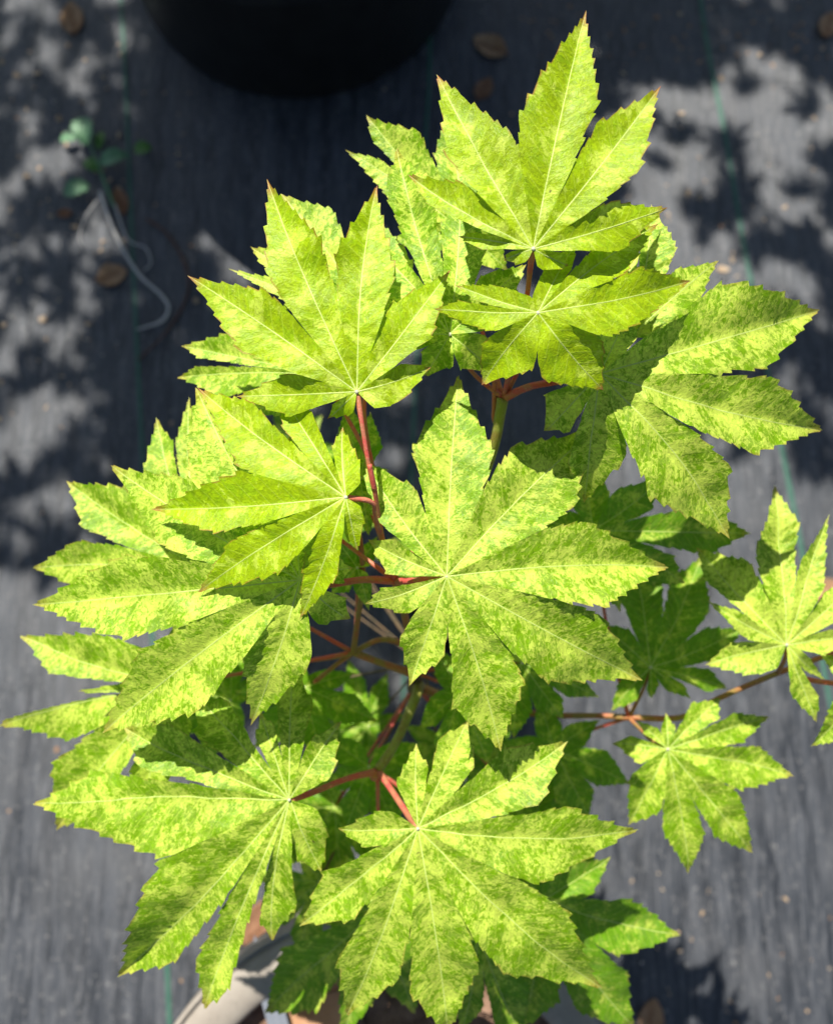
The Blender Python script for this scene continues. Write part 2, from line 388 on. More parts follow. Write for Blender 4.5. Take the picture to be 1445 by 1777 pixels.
def leaf(parent, center, d, tips, kind='mottled', tilt=(0, 0), w=.19, petiole=None, node=None, stem='red_stem', prad=.0011, **kw):
    """center and tips are photograph positions; d is the leaf's distance, tilt its slope; the leaf is built in its own plane in space"""
    LEAF_N[0] += 1; seed = LEAF_N[0]
    x0, y0 = xy(*center); tx, ty = tilt
    C = Vector((x0 * d, y0 * d, -d))
    def hit(px, py):
        x, y = xy(px, py); dep = (d - tx * C.x + ty * C.y) / (1 - tx * x + ty * y)
        return Vector((x * dep, y * dep, -dep))
    nrm = Vector((tx, -ty, 1)).normalized()
    e1 = Vector((1, 0, -tx)).normalized(); e2 = nrm.cross(e1)
    vdir = (-C).normalized(); vl = Vector((vdir.dot(e1), vdir.dot(e2), vdir.dot(nrm)))
    T = []
    rg = random.Random(seed * 7 + 1)
    for t in tips:
        p = hit(t[0], t[1]) - C; o = dict(x=p.dot(e1), y=p.dot(e2))
        if len(t) > 2 and t[2]: o['w'] = t[2]
        o['dd'] = t[3] if len(t) > 3 and t[3] is not None else rg.uniform(.001, .014)
        if len(t) > 4: o['bend'] = t[4]
        T.append(o)
    Lq = max(math.hypot(o['x'], o['y']) for o in T); dome = kw.get('dome', .12)
    for o, t in zip(T, tips):
        tx_, ty_ = t[0], t[1]
        for _ in range(3):
            z = -dome * (o['x'] ** 2 + o['y'] ** 2) / Lq
            q = C + e1 * o['x'] + e2 * o['y'] + nrm * z - vdir * o['dd']
            ex, ey = t[0] - (q.x / -q.z * F_PX + W_PX / 2), t[1] - (-q.y / -q.z * F_PX + H_PX / 2)
            tx_ += ex; ty_ += ey; p = hit(tx_, ty_) - C; o['x'], o['y'] = p.dot(e1), p.dot(e2)
    if petiole and not kw.pop('closed', False):
        p = hit(petiole[0][0], petiole[0][1]) - C; kw['pet'] = math.atan2(p.dot(e2), p.dot(e1))
    V, Fc, A1, A2, ribs, Lm = leaf_mesh('leaf', T, w, seed=seed, **kw)
    def pos(p): return Vector((p[0], p[1], p[2])) + vl * p[3]
    me = mesh('leaf', [pos(p) for p in V], Fc)
    for nm, dat in (('vein_coord', A1), ('leaf_param', A2)):
        at_ = me.attributes.new(nm, 'FLOAT_VECTOR', 'CORNER'); at_.data.foreach_set('vector', dat)
    rot = Matrix((e1, e2, nrm)).transposed()
    wm = CM @ Matrix.Translation(C) @ rot.to_4x4()
    ob = link('leaf', me, parent, M[kind]); ob.matrix_parent_inverse = Matrix.Identity(4)
    ob.matrix_basis = Matrix.Translation(-parent.location) @ wm
    # raised midribs meeting at the leaf base
    v, f = [], []
    for rb in ribs:
        P = [pos(p) for p in rb]; n0 = len(v); K = len(P)
        for i, p in enumerate(P):
            t = (P[min(i + 1, K - 1)] - P[max(i - 1, 0)]).normalized(); sdv = Vector((t.y, -t.x, 0)).normalized()
            hw = (.00036 * (1 - i / (K - 1)) ** .7 + .00007) * (Lm / .1) ** .5
            v += [p - sdv * hw + Vector((0, 0, -.00005)), p + Vector((0, 0, .00012 + hw * .45)), p + sdv * hw + Vector((0, 0, -.00005))]
        for i in range(K - 1):
            b = n0 + i * 3
            f += [(b, b + 3, b + 4, b + 1), (b + 1, b + 4, b + 5, b + 2)]
    link('midribs', mesh('midribs', v, f), ob, M['vein'])
    # petiole
    Cw = CM @ C
    path = None
    if petiole: path = [Cw + CM3 @ (nrm * -.0019)] + [at(*q) for q in petiole]
    elif node is not None:
        nd = Vector(node); mid = Cw.lerp(nd, .45) + Vector((0, 0, -.012)); path = [Cw + CM3 @ (nrm * -.0019), mid, nd]
    if path:
        inv = wm.inverted()
        tube('petiole', [inv @ p for p in path], [prad * 1.35, prad, prad * .95, prad * 1.25], M[stem], ob, n=8, sub=8, seed=seed)
    # pale hairy knob where the midribs meet
    kv, kf = [], []; R = .0009
    for i in range(4):
        th = math.pi * .5 * i / 3.5
        for k in range(8):
            ph = 2 * math.pi * k / 8; rr = R * math.cos(th) * (1 + .3 * noise.noise(Vector((k * 2.1, i * 1.7, seed))))
            kv.append((rr * math.cos(ph), rr * math.sin(ph), R * .55 * math.sin(th) + .0002))
    for i in range(3):
        for k in range(8): kf.append((i * 8 + k, i * 8 + (k + 1) % 8, i * 8 + 8 + (k + 1) % 8, i * 8 + 8 + k))
    kf.append(tuple(range(24, 32)))
    link('leaf_base', mesh('leaf_base', kv, kf), ob, M['hub'])
    return ob

# ------------------------------------------------------------------ the maple
POT = on_ground(800, 1050); POT.z = 0
plant = thing('maple_plant', (POT.x, POT.y, .15), 'variegated lime green and yellow maple with red leaf stalks', 'maple')
PO = Vector(plant.location)
NODE = dict(a=at(686, 1008, .405), b=at(872, 690, .40), c=at(655, 1338, .47), d=at(613, 1132, .475), e=at(1090, 1245, .515),
            t=at(716, 1165, .50), f=at(1340, 1175, .475), g=at(690, 1107, .47), h=at(720, 1190, .56))
def branch(name, pts, radii, mat): return tube(name, [Vector(p) - PO for p in pts], radii, M[mat], plant, n=10, sub=8)
branch('trunk', [PO + Vector((0, 0, -.002)), at(745, 1130, .66), NODE['h'], at(722, 1180, .52), NODE['t']], [.0062, .0055, .005, .0042, .0036], 'bark')
branch('branch', [NODE['t'], at(712, 1115, .47), at(700, 1060, .435), NODE['a']], [.0032, .0024, .0020, .0022], 'brown_stem')
branch('branch', [NODE['a'], at(664, 940, .385), at(650, 850, .366), at(641, 806, .360)], [.0017, .0012, .0011], 'red_stem')
branch('branch', [at(712, 1168, .49), at(660, 1150, .482), NODE['d']], [.0026, .0020, .0023], 'brown_stem')
branch('branch', [NODE['d'], at(620, 1080, .452), at(630, 1000, .432), at(620, 900, .40)], [.0019, .0015, .0014], 'brown_stem')
branch('branch', [NODE['d'], at(580, 1140, .477), at(545, 1145, .48)], [.0019, .0015, .0014], 'brown_stem')
branch('branch', [NODE['d'], at(588, 1150, .48), at(550, 1180, .485)], [.0018, .0014, .0014], 'brown_stem')
branch('branch', [at(708, 1118, .478), at(660, 1110, .478), NODE['d']], [.0022, .0016, .0016], 'brown_stem')
branch('branch', [NODE['h'], at(726, 1195, .51), at(700, 1260, .49), at(680, 1300, .478), NODE['c']], [.0042, .0035, .0029, .0027, .0030], 'olive_stem')
branch('branch', [NODE['t'], at(760, 1040, .47), at(820, 880, .44), at(856, 775, .415), at(868, 715, .404), NODE['b']], [.0034, .003, .0028, .0028, .0030], 'olive_stem')
branch('branch', [NODE['a'], at(700, 980, .42), at(850, 780, .42), at(857, 720, .41), at(858, 660, .395)], [.0014, .0013, .0014, .0013], 'red_stem')
branch('branch', [NODE['h'], at(820, 1225, .53), at(950, 1240, .52), at(1040, 1242, .517), NODE['e']], [.0036, .0026, .0021, .0018, .0021], 'brown_stem')
branch('branch', [NODE['e'], at(1180, 1245, .51), at(1240, 1215, .503), at(1300, 1188, .494), at(1370, 1160, .485), at(1470, 1125, .48)], [.002, .0018, .0017, .0017, .0015], 'brown_stem')
branch('branch', [NODE['c'], at(650, 1345, .47), at(648, 1352, .471)], [.0030, .0032, .002], 'red_stem')
branch('branch', [at(1395, 1178, .474), at(1430, 1184, .47), at(1480, 1188, .47)], [.0016, .0015, .0015], 'red_stem')

N_ = NODE
def Lf(*a, **k): return leaf(plant, *a, **k)
# upper, young leaves
Lf((925, 432), .33, [(1015, 22, .135, .012, -.03), (757, 132, .150, .010), (1141, 155, .150, .010), (708, 305, .165, .010), (1156, 362, .165, .010),
    (795, 410, .17, .010), (874, 452, .26, .004), (985, 462, .30, .006)], 'young', (.02, .12), petiole=[(919, 470, .339), (912, 525, .352), (890, 620, .37), (874, 688, .40)], um=.42, fold=.28)
Lf((619, 680), .355, [(463, 312, .145, .010, -.03), (653, 322, .150, .012), (326, 478, .150, .012), (781, 469, .160, .012), (412, 688, .16, .012),
    (747, 637, .22, .008), (572, 725, .26, .006)], 'young', (.0, .14), petiole=[(628, 735, .357), (640, 808, .361), (650, 850, .366)], um=.40, fold=.28)
Lf((600, 863), .353, [(345, 675, .160, .012), (478, 670, .150, .012), (595, 742, .20, .010), (265, 884, .140, .010), (343, 1028, .145, .012, .03), (520, 1075, .130, .012),
    (620, 954, .20, .008)], 'young', (-.02, -.02), petiole=[(645, 872, .358), (652, 900, .366), (672, 965, .39)], um=.42, fold=.28)
Lf((933, 543), .336, [(1003, 415, .13, .010), (1142, 388, .15, .008), (1197, 488, .165, .012), (790, 497, .13, .008), (752, 536, .14, .010), (836, 667, .30, .012),
    (1044, 678, .32, .012)], 'young', (.0, .05), petiole=[(930, 562, .354), (905, 630, .382), (876, 688, .40)], closed=True, um=.43, fold=.26)
# large right leaf
Lf((1040, 648), .365, [(1418, 540, .185, .014), (1421, 748, .185, .014), (1266, 934, .20, .014), (1012, 873, .24, .026), (947, 748, .40, .016), (1090, 540, .3, .01)],
   'mottled', (.05, .0), petiole=[(1000, 655, .376), (960, 663, .384), (915, 672, .385), (876, 690, .40)], um=.43, prad=.0018)
Lf((1092, 585), .382, [(1132, 353, .22, .004), (1244, 453, .19, .006), (1087, 391, .2, .012), (1010, 470, .24, .01), (1000, 640, .25), (945, 520, .25, .01)], 'mottled', (.0, .1), node=N_['b'])
# centre leaf
Lf((775, 1000), .372, [(795, 652, .205, .004), (632, 800, .21, .008), (641, 940, .28, .004), (634, 1048, .215, .004, -.08), (711, 1187, .225, .006), (868, 1302, .215, .010),
    (1112, 1180, .185, .014), (1158, 984, .19, .006), (1030, 745, .22, .004)], 'mottled', (.04, .0), petiole=[(745, 1004, .38), (715, 1008, .39), (688, 1008, .405)], um=.43, prad=.0018)
# leaf tucked behind the top pair
Lf((780, 580), .372, [(688, 262, .21, .006), (800, 335, .21, .006), (640, 420, .18), (912, 460, .20, .006), (736, 652, .32, .012), (850, 640, .34, .012), (665, 575, .2)],
   'mottled', (.0, .08), node=N_['b'])
Lf((800, 400), .405, [(636, 203, .21, .004), (600, 260, .11, .004), (777, 194, .19, .006), (680, 420, .2), (900, 300, .2), (880, 470, .25)], 'mottled', (.0, .1), node=N_['b'])
# behind the second young leaf
Lf((660, 560), .388, [(488, 336, .24, .004), (436, 430, .20, .006), (640, 360, .25, .004), (397, 467, .06, -.006), (560, 640, .2), (740, 600, .2)], 'mottled', (.0, .06), petiole=[(640, 640, .395), (632, 720, .392), (646, 810, .39), (655, 860, .39)])
Lf((560, 650), .405, [(315, 600, .17, .010), (308, 655, .19, .010, .05), (430, 720, .2), (640, 560, .2)], 'mottled', (.0, .05), petiole=[(600, 720, .41), (640, 800, .40), (655, 880, .395)])
# large left leaf
Lf((521, 1006), .372, [(62, 1048, .145, .012), (195, 808, .165, .008), (342, 674, .21, .006), (180, 1270, .155, .014, .03), (435, 1257, .17, .014), (603, 1075, .40, .010), (612, 985, .32, .006), (500, 760, .2)],
   'mottled', (-.03, .02), petiole=[(560, 1015, .385), (630, 1006, .398), (684, 1008, .405)], um=.43, prad=.0018)
Lf((345, 985), .425, [(116, 835, .205, .008), (58, 985, .18, .008), (271, 725, .17, .008), (330, 690, .1, .01), (310, 1130, .2), (440, 850, .2)], 'mottled', (-.02, .02), node=N_['d'])
Lf((300, 1190), .452, [(38, 1103, .165, .008), (1, 1258, .175, .008), (100, 1437, .24, .012), (250, 1400, .2, .012), (137, 1198, .07, -.022), (330, 1060, .2)], 'mottled', (-.02, .02), node=N_['d'])
# lower left leaf
Lf((502, 1388), .414, [(60, 1393, .155, .010), (207, 1692, .165, .012, -.04), (355, 1748, .17, .014, .03), (470, 1633, .21, .012), (558, 1511, .26, .010), (215, 1262, .26, .004), (335, 1205, .26, .006), (452, 1236, .2, .0),
    (508, 1145, .20, .004), (592, 1250, .19, .004)], 'mottled', (-.02, .02), petiole=[(540, 1376, .435), (600, 1352, .455), (652, 1339, .47)], um=.43, prad=.0018)
# bottom leaf
Lf((725, 1438), .408, [(588, 1440, .22, .008), (520, 1606, .19, .010), (601, 1764, .19, .012), (778, 1800, .185, .010), (1043, 1716, .18, .010), (1106, 1440, .17, .006), (985, 1287, .22, .004),
    (811, 1248, .25, .004), (722, 1290, .20, .004)], 'mottled', (.0, .0), petiole=[(705, 1410, .43), (675, 1365, .455), (657, 1340, .47)], um=.43, prad=.0018)
# right side, lower tier
Lf((1364, 1119), .448, [(1340, 842, .19, .006), (1438, 893, .09, -.004), (1480, 1010, .18), (1470, 1105, .2), (1413, 1251, .16, .006), (1224, 1154, .21, .008), (1226, 1043, .11, -.006), (1208, 950, .26, .012), (1428, 1178, .1, .012)],
   'mottled', (.0, .02), petiole=[(1362, 1140, .46), (1350, 1166, .485)], um=.43, stem='brown_stem')
Lf((1158, 1300), .475, [(1335, 1244, .17, .006), (1375, 1345, .175, .006), (1305, 1480, .155, .008), (1193, 1516, .155, .008), (1091, 1434, .21, .008), (1064, 1290, .26, .006), (1105, 1250, .16, .002), (1155, 1238, .2, .004), (1248, 1210, .26, .006)],
   'mottled', (.0, .02), petiole=[(1130, 1285, .49), (1110, 1265, .505), (1091, 1246, .515)], um=.43, stem='brown_stem')
Lf((1510, 1200), .45, [(1404, 1294, .2), (1560, 1300, .2), (1420, 1130, .15), (1600, 1180, .2), (1500, 1080, .2)], 'mottled', (0, 0), node=at(1480, 1188, .47))
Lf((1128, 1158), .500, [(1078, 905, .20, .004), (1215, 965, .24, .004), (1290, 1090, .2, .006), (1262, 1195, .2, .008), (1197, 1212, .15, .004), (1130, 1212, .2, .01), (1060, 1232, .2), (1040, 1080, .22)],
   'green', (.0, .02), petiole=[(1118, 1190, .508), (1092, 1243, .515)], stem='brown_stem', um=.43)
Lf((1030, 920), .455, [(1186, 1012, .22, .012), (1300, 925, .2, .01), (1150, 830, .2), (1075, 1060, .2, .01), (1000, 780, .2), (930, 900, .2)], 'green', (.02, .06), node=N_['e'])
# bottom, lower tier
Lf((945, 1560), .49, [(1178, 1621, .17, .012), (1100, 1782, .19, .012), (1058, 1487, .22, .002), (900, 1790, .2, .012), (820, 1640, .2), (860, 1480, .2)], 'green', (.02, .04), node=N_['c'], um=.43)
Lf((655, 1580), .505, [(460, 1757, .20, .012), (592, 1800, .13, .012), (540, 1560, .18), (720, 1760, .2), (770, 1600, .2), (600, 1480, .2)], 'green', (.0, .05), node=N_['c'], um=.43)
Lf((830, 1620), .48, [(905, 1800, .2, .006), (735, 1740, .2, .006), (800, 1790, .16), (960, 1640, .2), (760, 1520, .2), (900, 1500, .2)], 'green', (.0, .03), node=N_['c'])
# shaded leaves inside the crown
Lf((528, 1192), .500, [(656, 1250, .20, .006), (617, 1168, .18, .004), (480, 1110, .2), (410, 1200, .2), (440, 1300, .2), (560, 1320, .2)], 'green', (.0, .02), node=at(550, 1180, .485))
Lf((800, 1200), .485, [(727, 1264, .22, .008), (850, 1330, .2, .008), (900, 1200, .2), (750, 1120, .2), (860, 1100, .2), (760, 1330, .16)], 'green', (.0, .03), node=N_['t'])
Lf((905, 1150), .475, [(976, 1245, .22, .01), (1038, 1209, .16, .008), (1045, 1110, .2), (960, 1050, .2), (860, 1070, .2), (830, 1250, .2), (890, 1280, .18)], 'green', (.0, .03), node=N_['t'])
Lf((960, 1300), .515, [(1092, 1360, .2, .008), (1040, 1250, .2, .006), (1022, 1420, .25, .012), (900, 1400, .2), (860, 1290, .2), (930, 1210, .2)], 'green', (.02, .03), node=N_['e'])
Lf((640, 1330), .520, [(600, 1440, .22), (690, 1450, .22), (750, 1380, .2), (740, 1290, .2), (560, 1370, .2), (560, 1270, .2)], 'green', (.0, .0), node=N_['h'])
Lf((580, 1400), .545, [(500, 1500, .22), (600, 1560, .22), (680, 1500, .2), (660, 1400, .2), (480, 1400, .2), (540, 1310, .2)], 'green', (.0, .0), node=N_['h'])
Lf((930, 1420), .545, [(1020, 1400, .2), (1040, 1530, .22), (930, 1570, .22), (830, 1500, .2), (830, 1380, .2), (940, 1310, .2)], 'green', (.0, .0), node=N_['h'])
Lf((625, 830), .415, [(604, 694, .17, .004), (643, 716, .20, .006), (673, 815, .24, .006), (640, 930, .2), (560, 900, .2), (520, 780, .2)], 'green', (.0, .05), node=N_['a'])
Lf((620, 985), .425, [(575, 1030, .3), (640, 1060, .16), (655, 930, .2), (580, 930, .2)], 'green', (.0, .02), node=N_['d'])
Lf((470, 840), .405, [(375, 760, .2), (440, 720, .2), (540, 740, .2), (560, 850, .2), (400, 880, .2), (480, 930, .2)], 'mottled', (.0, .04), node=N_['a'])

# low leaves under the crown; the deepest are unseen, added to shade the ground
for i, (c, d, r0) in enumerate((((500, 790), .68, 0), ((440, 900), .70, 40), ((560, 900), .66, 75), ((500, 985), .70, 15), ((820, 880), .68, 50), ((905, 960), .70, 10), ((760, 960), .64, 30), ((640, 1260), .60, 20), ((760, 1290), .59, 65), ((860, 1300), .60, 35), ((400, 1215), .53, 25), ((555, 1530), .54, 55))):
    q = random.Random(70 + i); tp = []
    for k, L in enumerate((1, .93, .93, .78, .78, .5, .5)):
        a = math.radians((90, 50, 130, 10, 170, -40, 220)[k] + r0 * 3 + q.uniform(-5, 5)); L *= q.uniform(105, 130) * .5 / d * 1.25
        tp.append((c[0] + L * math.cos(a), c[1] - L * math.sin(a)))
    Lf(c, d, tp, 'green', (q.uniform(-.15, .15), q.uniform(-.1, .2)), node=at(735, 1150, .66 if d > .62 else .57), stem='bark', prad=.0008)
# its pot
def nursery_pot(name, loc, r0, r1, h, label, mat, soil='soil', group=None, rim=.012, soil_drop=.03):
    t = thing(name, loc, label, 'pot', group)
    lathe('pot_wall', [(.0005, .002), (r0 * .93, .002), (r0, .008), (r0 + (r1 - r0) * .9, h - rim * 2.2), (r1, h - rim * 2), (r1 + rim * .5, h - rim * 1.8), (r1 + rim * .55, h - rim * .5), (r1 + rim * .3, h),
        (r1 - rim * .1, h - .001), (r1 - rim * .2, h - rim), (r0 + (r1 - r0) * .5, h * .5)], M[mat], t, wob=.004)
    n = 40; v, f = [(0, 0, h - soil_drop + .006)], []
    R = r1 - rim * .1 - (r1 - r0) * soil_drop / h
    for i in range(1, 15):
        for k in range(n):
            a = 2 * math.pi * k / n; rr = R * i / 14
            v.append((rr * math.cos(a), rr * math.sin(a), h - soil_drop + .006 * noise.noise(Vector((rr * math.cos(a) * 60, rr * math.sin(a) * 60, r0))) + .006 * (1 - i / 14)))
    for k in range(n): f.append((0, 1 + k, 1 + (k + 1) % n))
    for i in range(13):
        for k in range(n): f.append((1 + i * n + k, 1 + (i + 1) * n + k, 1 + (i + 1) * n + (k + 1) % n, 1 + i * n + (k + 1) % n))
    link('soil', mesh('soil', v, f), t, M[soil]); return t
nursery_pot('nursery_pot', POT - Vector((0, 0, .004)), .058, .070, .17, 'small black plastic pot under the lime green maple', 'black_plastic', soil_drop=.018)
# ------------------------------------------------------------------ neighbours: big black pot above, their crowns shade the ground
P1 = on_ground(520, -80); P1.z = -.003
nursery_pot('nursery_pot', P1, .256, .29, .40, 'large black plastic pot standing on the dark fabric', 'black_plastic')
P2 = on_ground(1230, -620); P2.z = -.003
nursery_pot('nursery_pot', P2, .19, .22, .32, 'medium black plastic pot behind the fabric with the green thread', 'black_plastic')

def shade_leaf_mesh(seed):
    rg = random.Random(seed); T = []
    for k, a in enumerate((90, 48, 132, 8, 172, -38, 218)):
        L = (.062, .058, .058, .050, .050, .030, .030)[k] * rg.uniform(.9, 1.1); an = math.radians(a + rg.uniform(-5, 5))
        T.append(dict(x=L * math.cos(an), y=L * math.sin(an), dd=.006))
    V, Fc, A1, A2, ribs, Lm = leaf_mesh('l', T, .19, seed=seed, NR=26, NC=2)
    return [Vector((p[0], p[1], p[2] + p[3])) for p in V], Fc, A1, A2
SHADE = [shade_leaf_mesh(900 + i) for i in range(4)]
SH = SUN_TO / SUN_TO.z
def crown(tree, spots, seed):
    rg = random.Random(seed); V, Fc, A1, A2 = [], [], [], []; o = Vector(tree.location); pts = []
    for (px, py, rot, sc, h) in spots:
        P = None
        for hh in (h * 2.5, h * 2.5 + .1, h * 2.5 + .2):
            q = on_ground(px, py) + SH * hh; s = to_px(q)
            if s is None or not (-420 < s[0] < 1860 and -420 < s[1] < 2200): P = q; break
        if P is None: continue
        v, f, a1, a2 = SHADE[rg.randrange(4)]; b = len(V)
        m = Matrix.Translation(P - o) @ Matrix.Rotation(rg.uniform(-.35, .35), 4, 'X') @ Matrix.Rotation(rg.uniform(-.35, .35), 4, 'Y') @ Matrix.Rotation(math.radians(rot), 4, 'Z') @ Matrix.Scale(sc, 4)
        V += [m @ p for p in v]; Fc += [tuple(i + b for i in g) for g in f]; A1 += a1; A2 += a2; pts.append(P)
    me = mesh('crown', V, Fc)
    for nm, dat in (('vein_coord', A1), ('leaf_param', A2)):
        t = me.attributes.new(nm, 'FLOAT_VECTOR', 'CORNER'); t.data.foreach_set('vector', dat)
    link('crown', me, tree, M['green'])
    return pts
rg = random.Random(4)
def scatter(x0, y0, x1, y1, n, h0, h1, sc=(.8, 1.25)):
    return [(rg.uniform(x0, x1), rg.uniform(y0, y1), rg.uniform(0, 360), rg.uniform(*sc), rg.uniform(h0, h1)) for _ in range(n)]
t1 = thing('maple_tree', P1 + Vector((0, 0, .37)), 'neighbouring maple growing in the large black pot', 'maple')
sp = scatter(230, -350, 1000, 900, 300, .62, .85) + scatter(360, 850, 960, 1300, 130, .72, .9) + scatter(215, 500, 420, 900, 20, .62, .8) + scatter(-150, -250, 240, 120, 16, .5, .7, (.6, .9)) \
   + scatter(190, 80, 330, 700, 46, .6, .8) + scatter(-60, -20, 230, 960, 60, .5, .9, (.5, 1.4)) + [(90, 240, 40, .8, .6), (30, 480, 200, .9, .6), (120, 520, 80, .9, .55), (60, 610, 10, .7, .6),
   (150, 735, 150, .9, .6), (40, 850, 30, 1.0, .62), (110, 930, 220, .8, .6), (10, 960, 90, .9, .6), (215, 830, 300, .9, .62), (205, 700, 120, .9, .6), (190, 960, 0, .7, .6)]
pts1 = crown(t1, sp, 1)
t2 = thing('maple_tree', P2 + Vector((0, 0, .29)), 'neighbouring maple growing in the medium black pot', 'maple')
sp2 = scatter(900, -350, 1600, 70, 190, .6, .8) + scatter(1040, 80, 1500, 620, 22, .5, .8, (.5, 1.3)) + scatter(900, 0, 1600, 120, 40, .55, .8) + scatter(930, 60, 1060, 420, 24, .6, .76) + scatter(1390, 230, 1600, 720, 26, .5, .68) + scatter(1130, 570, 1520, 800, 20, .55, .7) \
   + [(1185, 235, 60, .75, .55), (1130, 190, 170, .6, .55), (1300, 150, 20, .6, .6), (1225, 400, 100, .55, .6), (1120, 430, 240, .7, .55), (1380, 330, 330, .8, .6), (1390, 430, 30, .8, .6),
      (1170, 560, 10, .9, .6), (1250, 640, 80, .8, .6), (1340, 600, 200, .9, .6), (1400, 560, 100, 1, .6), (1420, 760, 200, .8, .6), (1300, 730, 150, .7, .6), (1080, 330, 70, .7, .58), (1110, 110, 10, .7, .6), (1420, 130, 0, .6, .6)]
pts2 = crown(t2, sp2, 2)
for t, P, pts in ((t1, P1, pts1), (t2, P2, pts2)):
    o = Vector(t.location); c = sum(pts, Vector()) / len(pts)
    top = Vector((0, 0, 1.1)); tube('trunk', [Vector((0, 0, -.015)), Vector((.03, .0, .5)), top], [.013, .010, .008], M['bark'], t)
    rr = random.Random(5)
    for k in range(14):
        e = rr.choice(pts) - o; tube('branch', [top * rr.uniform(.5, .95), top.lerp(e, .5) + Vector((0, 0, .03)), e + Vector((0, 0, -.004))], [.004, .0025, .0012], M['bark'], t, n=6, sub=5)

# ------------------------------------------------------------------ beige pot at the lower edge, bark mulch
PC = at(682, 2100, .62); PC.z = 0
RIMZ = at(682, 2100, .62).z
bp = thing('plant_pot', (PC.x, PC.y, -.003), 'beige plastic pot with thick rounded rim and bark mulch', 'pot')
Rr = .211; h = RIMZ + .003
prof = [(.001, .002), (Rr * .78, .002), (Rr * .8, .01), (Rr * .965, h - .045), (Rr * .968, h - .034), (Rr * 1.035, h - .033)]
prof += [(Rr * 1.035, h - .006), (Rr * 1.03, h - .001), (Rr * 1.022, h), (Rr * 1.014, h - .002)]
prof += [(Rr * (.93 + .084 * math.cos(a)), h - .0075 + .009 * math.sin(a)) for a in [math.pi * k / 10 for k in range(1, 10)]]
prof += [(Rr * .84, h - .015), (Rr * .83, h - .06), (Rr * .72, .02)]
lathe('pot_wall', prof, M['beige_plastic'], bp, n=128, wob=.002)
v, f = [], []; n = 48; v.append((0, 0, h - .022))
for i in range(1, 15):
    for k in range(n):
        a = 2 * math.pi * k / n; r_ = Rr * .835 * i / 14; v.append((r_ * math.cos(a), r_ * math.sin(a), h - .026 + .008 * noise.noise(Vector((r_ * math.cos(a) * 70, r_ * math.sin(a) * 70, 2)))))
for k in range(n): f.append((0, 1 + k, 1 + (k + 1) % n))
for i in range(13):
    for k in range(n): f.append((1 + i * n + k, 1 + (i + 1) * n + k, 1 + (i + 1) * n + (k + 1) % n, 1 + i * n + (k + 1) % n))
link('soil', mesh('soil', v, f), bp, M['mulch'])
# bark chips
v, f = [], []; rg = random.Random(8)
for i in range(420):
    a = rg.uniform(0, 2 * math.pi); r_ = Rr * .8 * math.sqrt(rg.random()); c = Vector((r_ * math.cos(a), r_ * math.sin(a), h - .021 + rg.uniform(-.002, .004)))
    m = Matrix.Translation(c) @ Matrix.Rotation(rg.uniform(0, 6.3), 4, 'Z') @ Matrix.Rotation(rg.uniform(-.6, .6), 4, 'X') @ Matrix.Rotation(rg.uniform(-.6, .6), 4, 'Y')
    lx, ly, lz = rg.uniform(.004, .011), rg.uniform(.002, .005), rg.uniform(.001, .0025); b = len(v)
    for sx in (-1, 1):
        for sy in (-1, 1):
            for sz in (-1, 1): v.append(m @ Vector((sx * lx * rg.uniform(.6, 1), sy * ly * rg.uniform(.6, 1), sz * lz * rg.uniform(.6, 1))))
    f += [tuple(b + q for q in g) for g in ((0, 1, 3, 2), (4, 6, 7, 5), (0, 4, 5, 1), (2, 3, 7, 6), (0, 2, 6, 4), (1, 5, 7, 3))]
tag(link('bark_chips', mesh('bark_chips', v, f, False), bp, M['mulch']), kind='stuff')

# ------------------------------------------------------------------ dry leaves, label, weed, twig, litter
def dry_leaf(px, py, length, width, rot, label, mat='dry_leaf', curl=.25, base=None, z=None, seed=1, name='dry_leaf', cat='dry leaf'):
    p = on_ground(px, py) if base is None else base
    if z is None: z = gz(p.x, p.y) - .004
    v, f = [], []; NU, NV = 16, 8
    for i in range(NU + 1):
        u = i / NU; ww = width * .5 * (math.sin(math.pi * min(1, u * .94 + .04)) ** .75) * (1 - .2 * u)
        for j in range(-NV, NV + 1):
            s = j / NV; x = (u - .5) * length; y = s * ww * (1 + .10 * noise.noise(Vector((u * 7, math.copysign(1, s) * 3, seed))))
            zz = curl * (y * y / (width * .5 + 1e-6)) * 1.1 + curl * .55 * length * (u - .5) ** 2 * 1.3 + .0022 * noise.noise(Vector((x * 60, y * 60, seed))) + .003
            v.append(Vector((x, y, zz)))
    q = 2 * NV + 1
    for i in range(NU):
        for j in range(q - 1): f.append((i * q + j, (i + 1) * q + j, (i + 1) * q + j + 1, i * q + j + 1))
    zmin = min(a.z for a in v); v = [a - Vector((0, 0, zmin - .0004)) for a in v]
    o = link(name, mesh(name, v, f), None, M[mat]); o.location = (p.x, p.y, z); o.rotation_euler = (0, 0, math.radians(rot))
    tube('midrib', [Vector((-.62 * length, 0, .004)), Vector((-.3 * length, 0, .0032 + v[4 * q + NV].z * .6)), Vector((0, 0, v[8 * q + NV].z + .0003)), Vector((.35 * length, 0, v[13 * q + NV].z + .0003))], [.0009, .0008, .0004], M['dry_leaf_dark'], o, n=5, sub=4)
    sol = o.modifiers.new('thickness', 'SOLIDIFY'); sol.thickness = .0005
    return tag(o, label, cat)
dry_leaf(124, 28, .058, .040, 100, 'curled brown dry leaf lying above the weed', 'dry_leaf', seed=1)
dry_leaf(193, 476, .044, .040, 20, 'round tan dry leaf beside the bent white root', 'dry_leaf', seed=2)
dry_leaf(207, 345, .046, .026, 110, 'narrow brown dry leaf under the weed stem', 'dry_leaf_dark', seed=3)
dry_leaf(850, 76, .056, .044, 150, 'broad brown dry leaf in the shade near the large black pot', 'dry_leaf', seed=4)
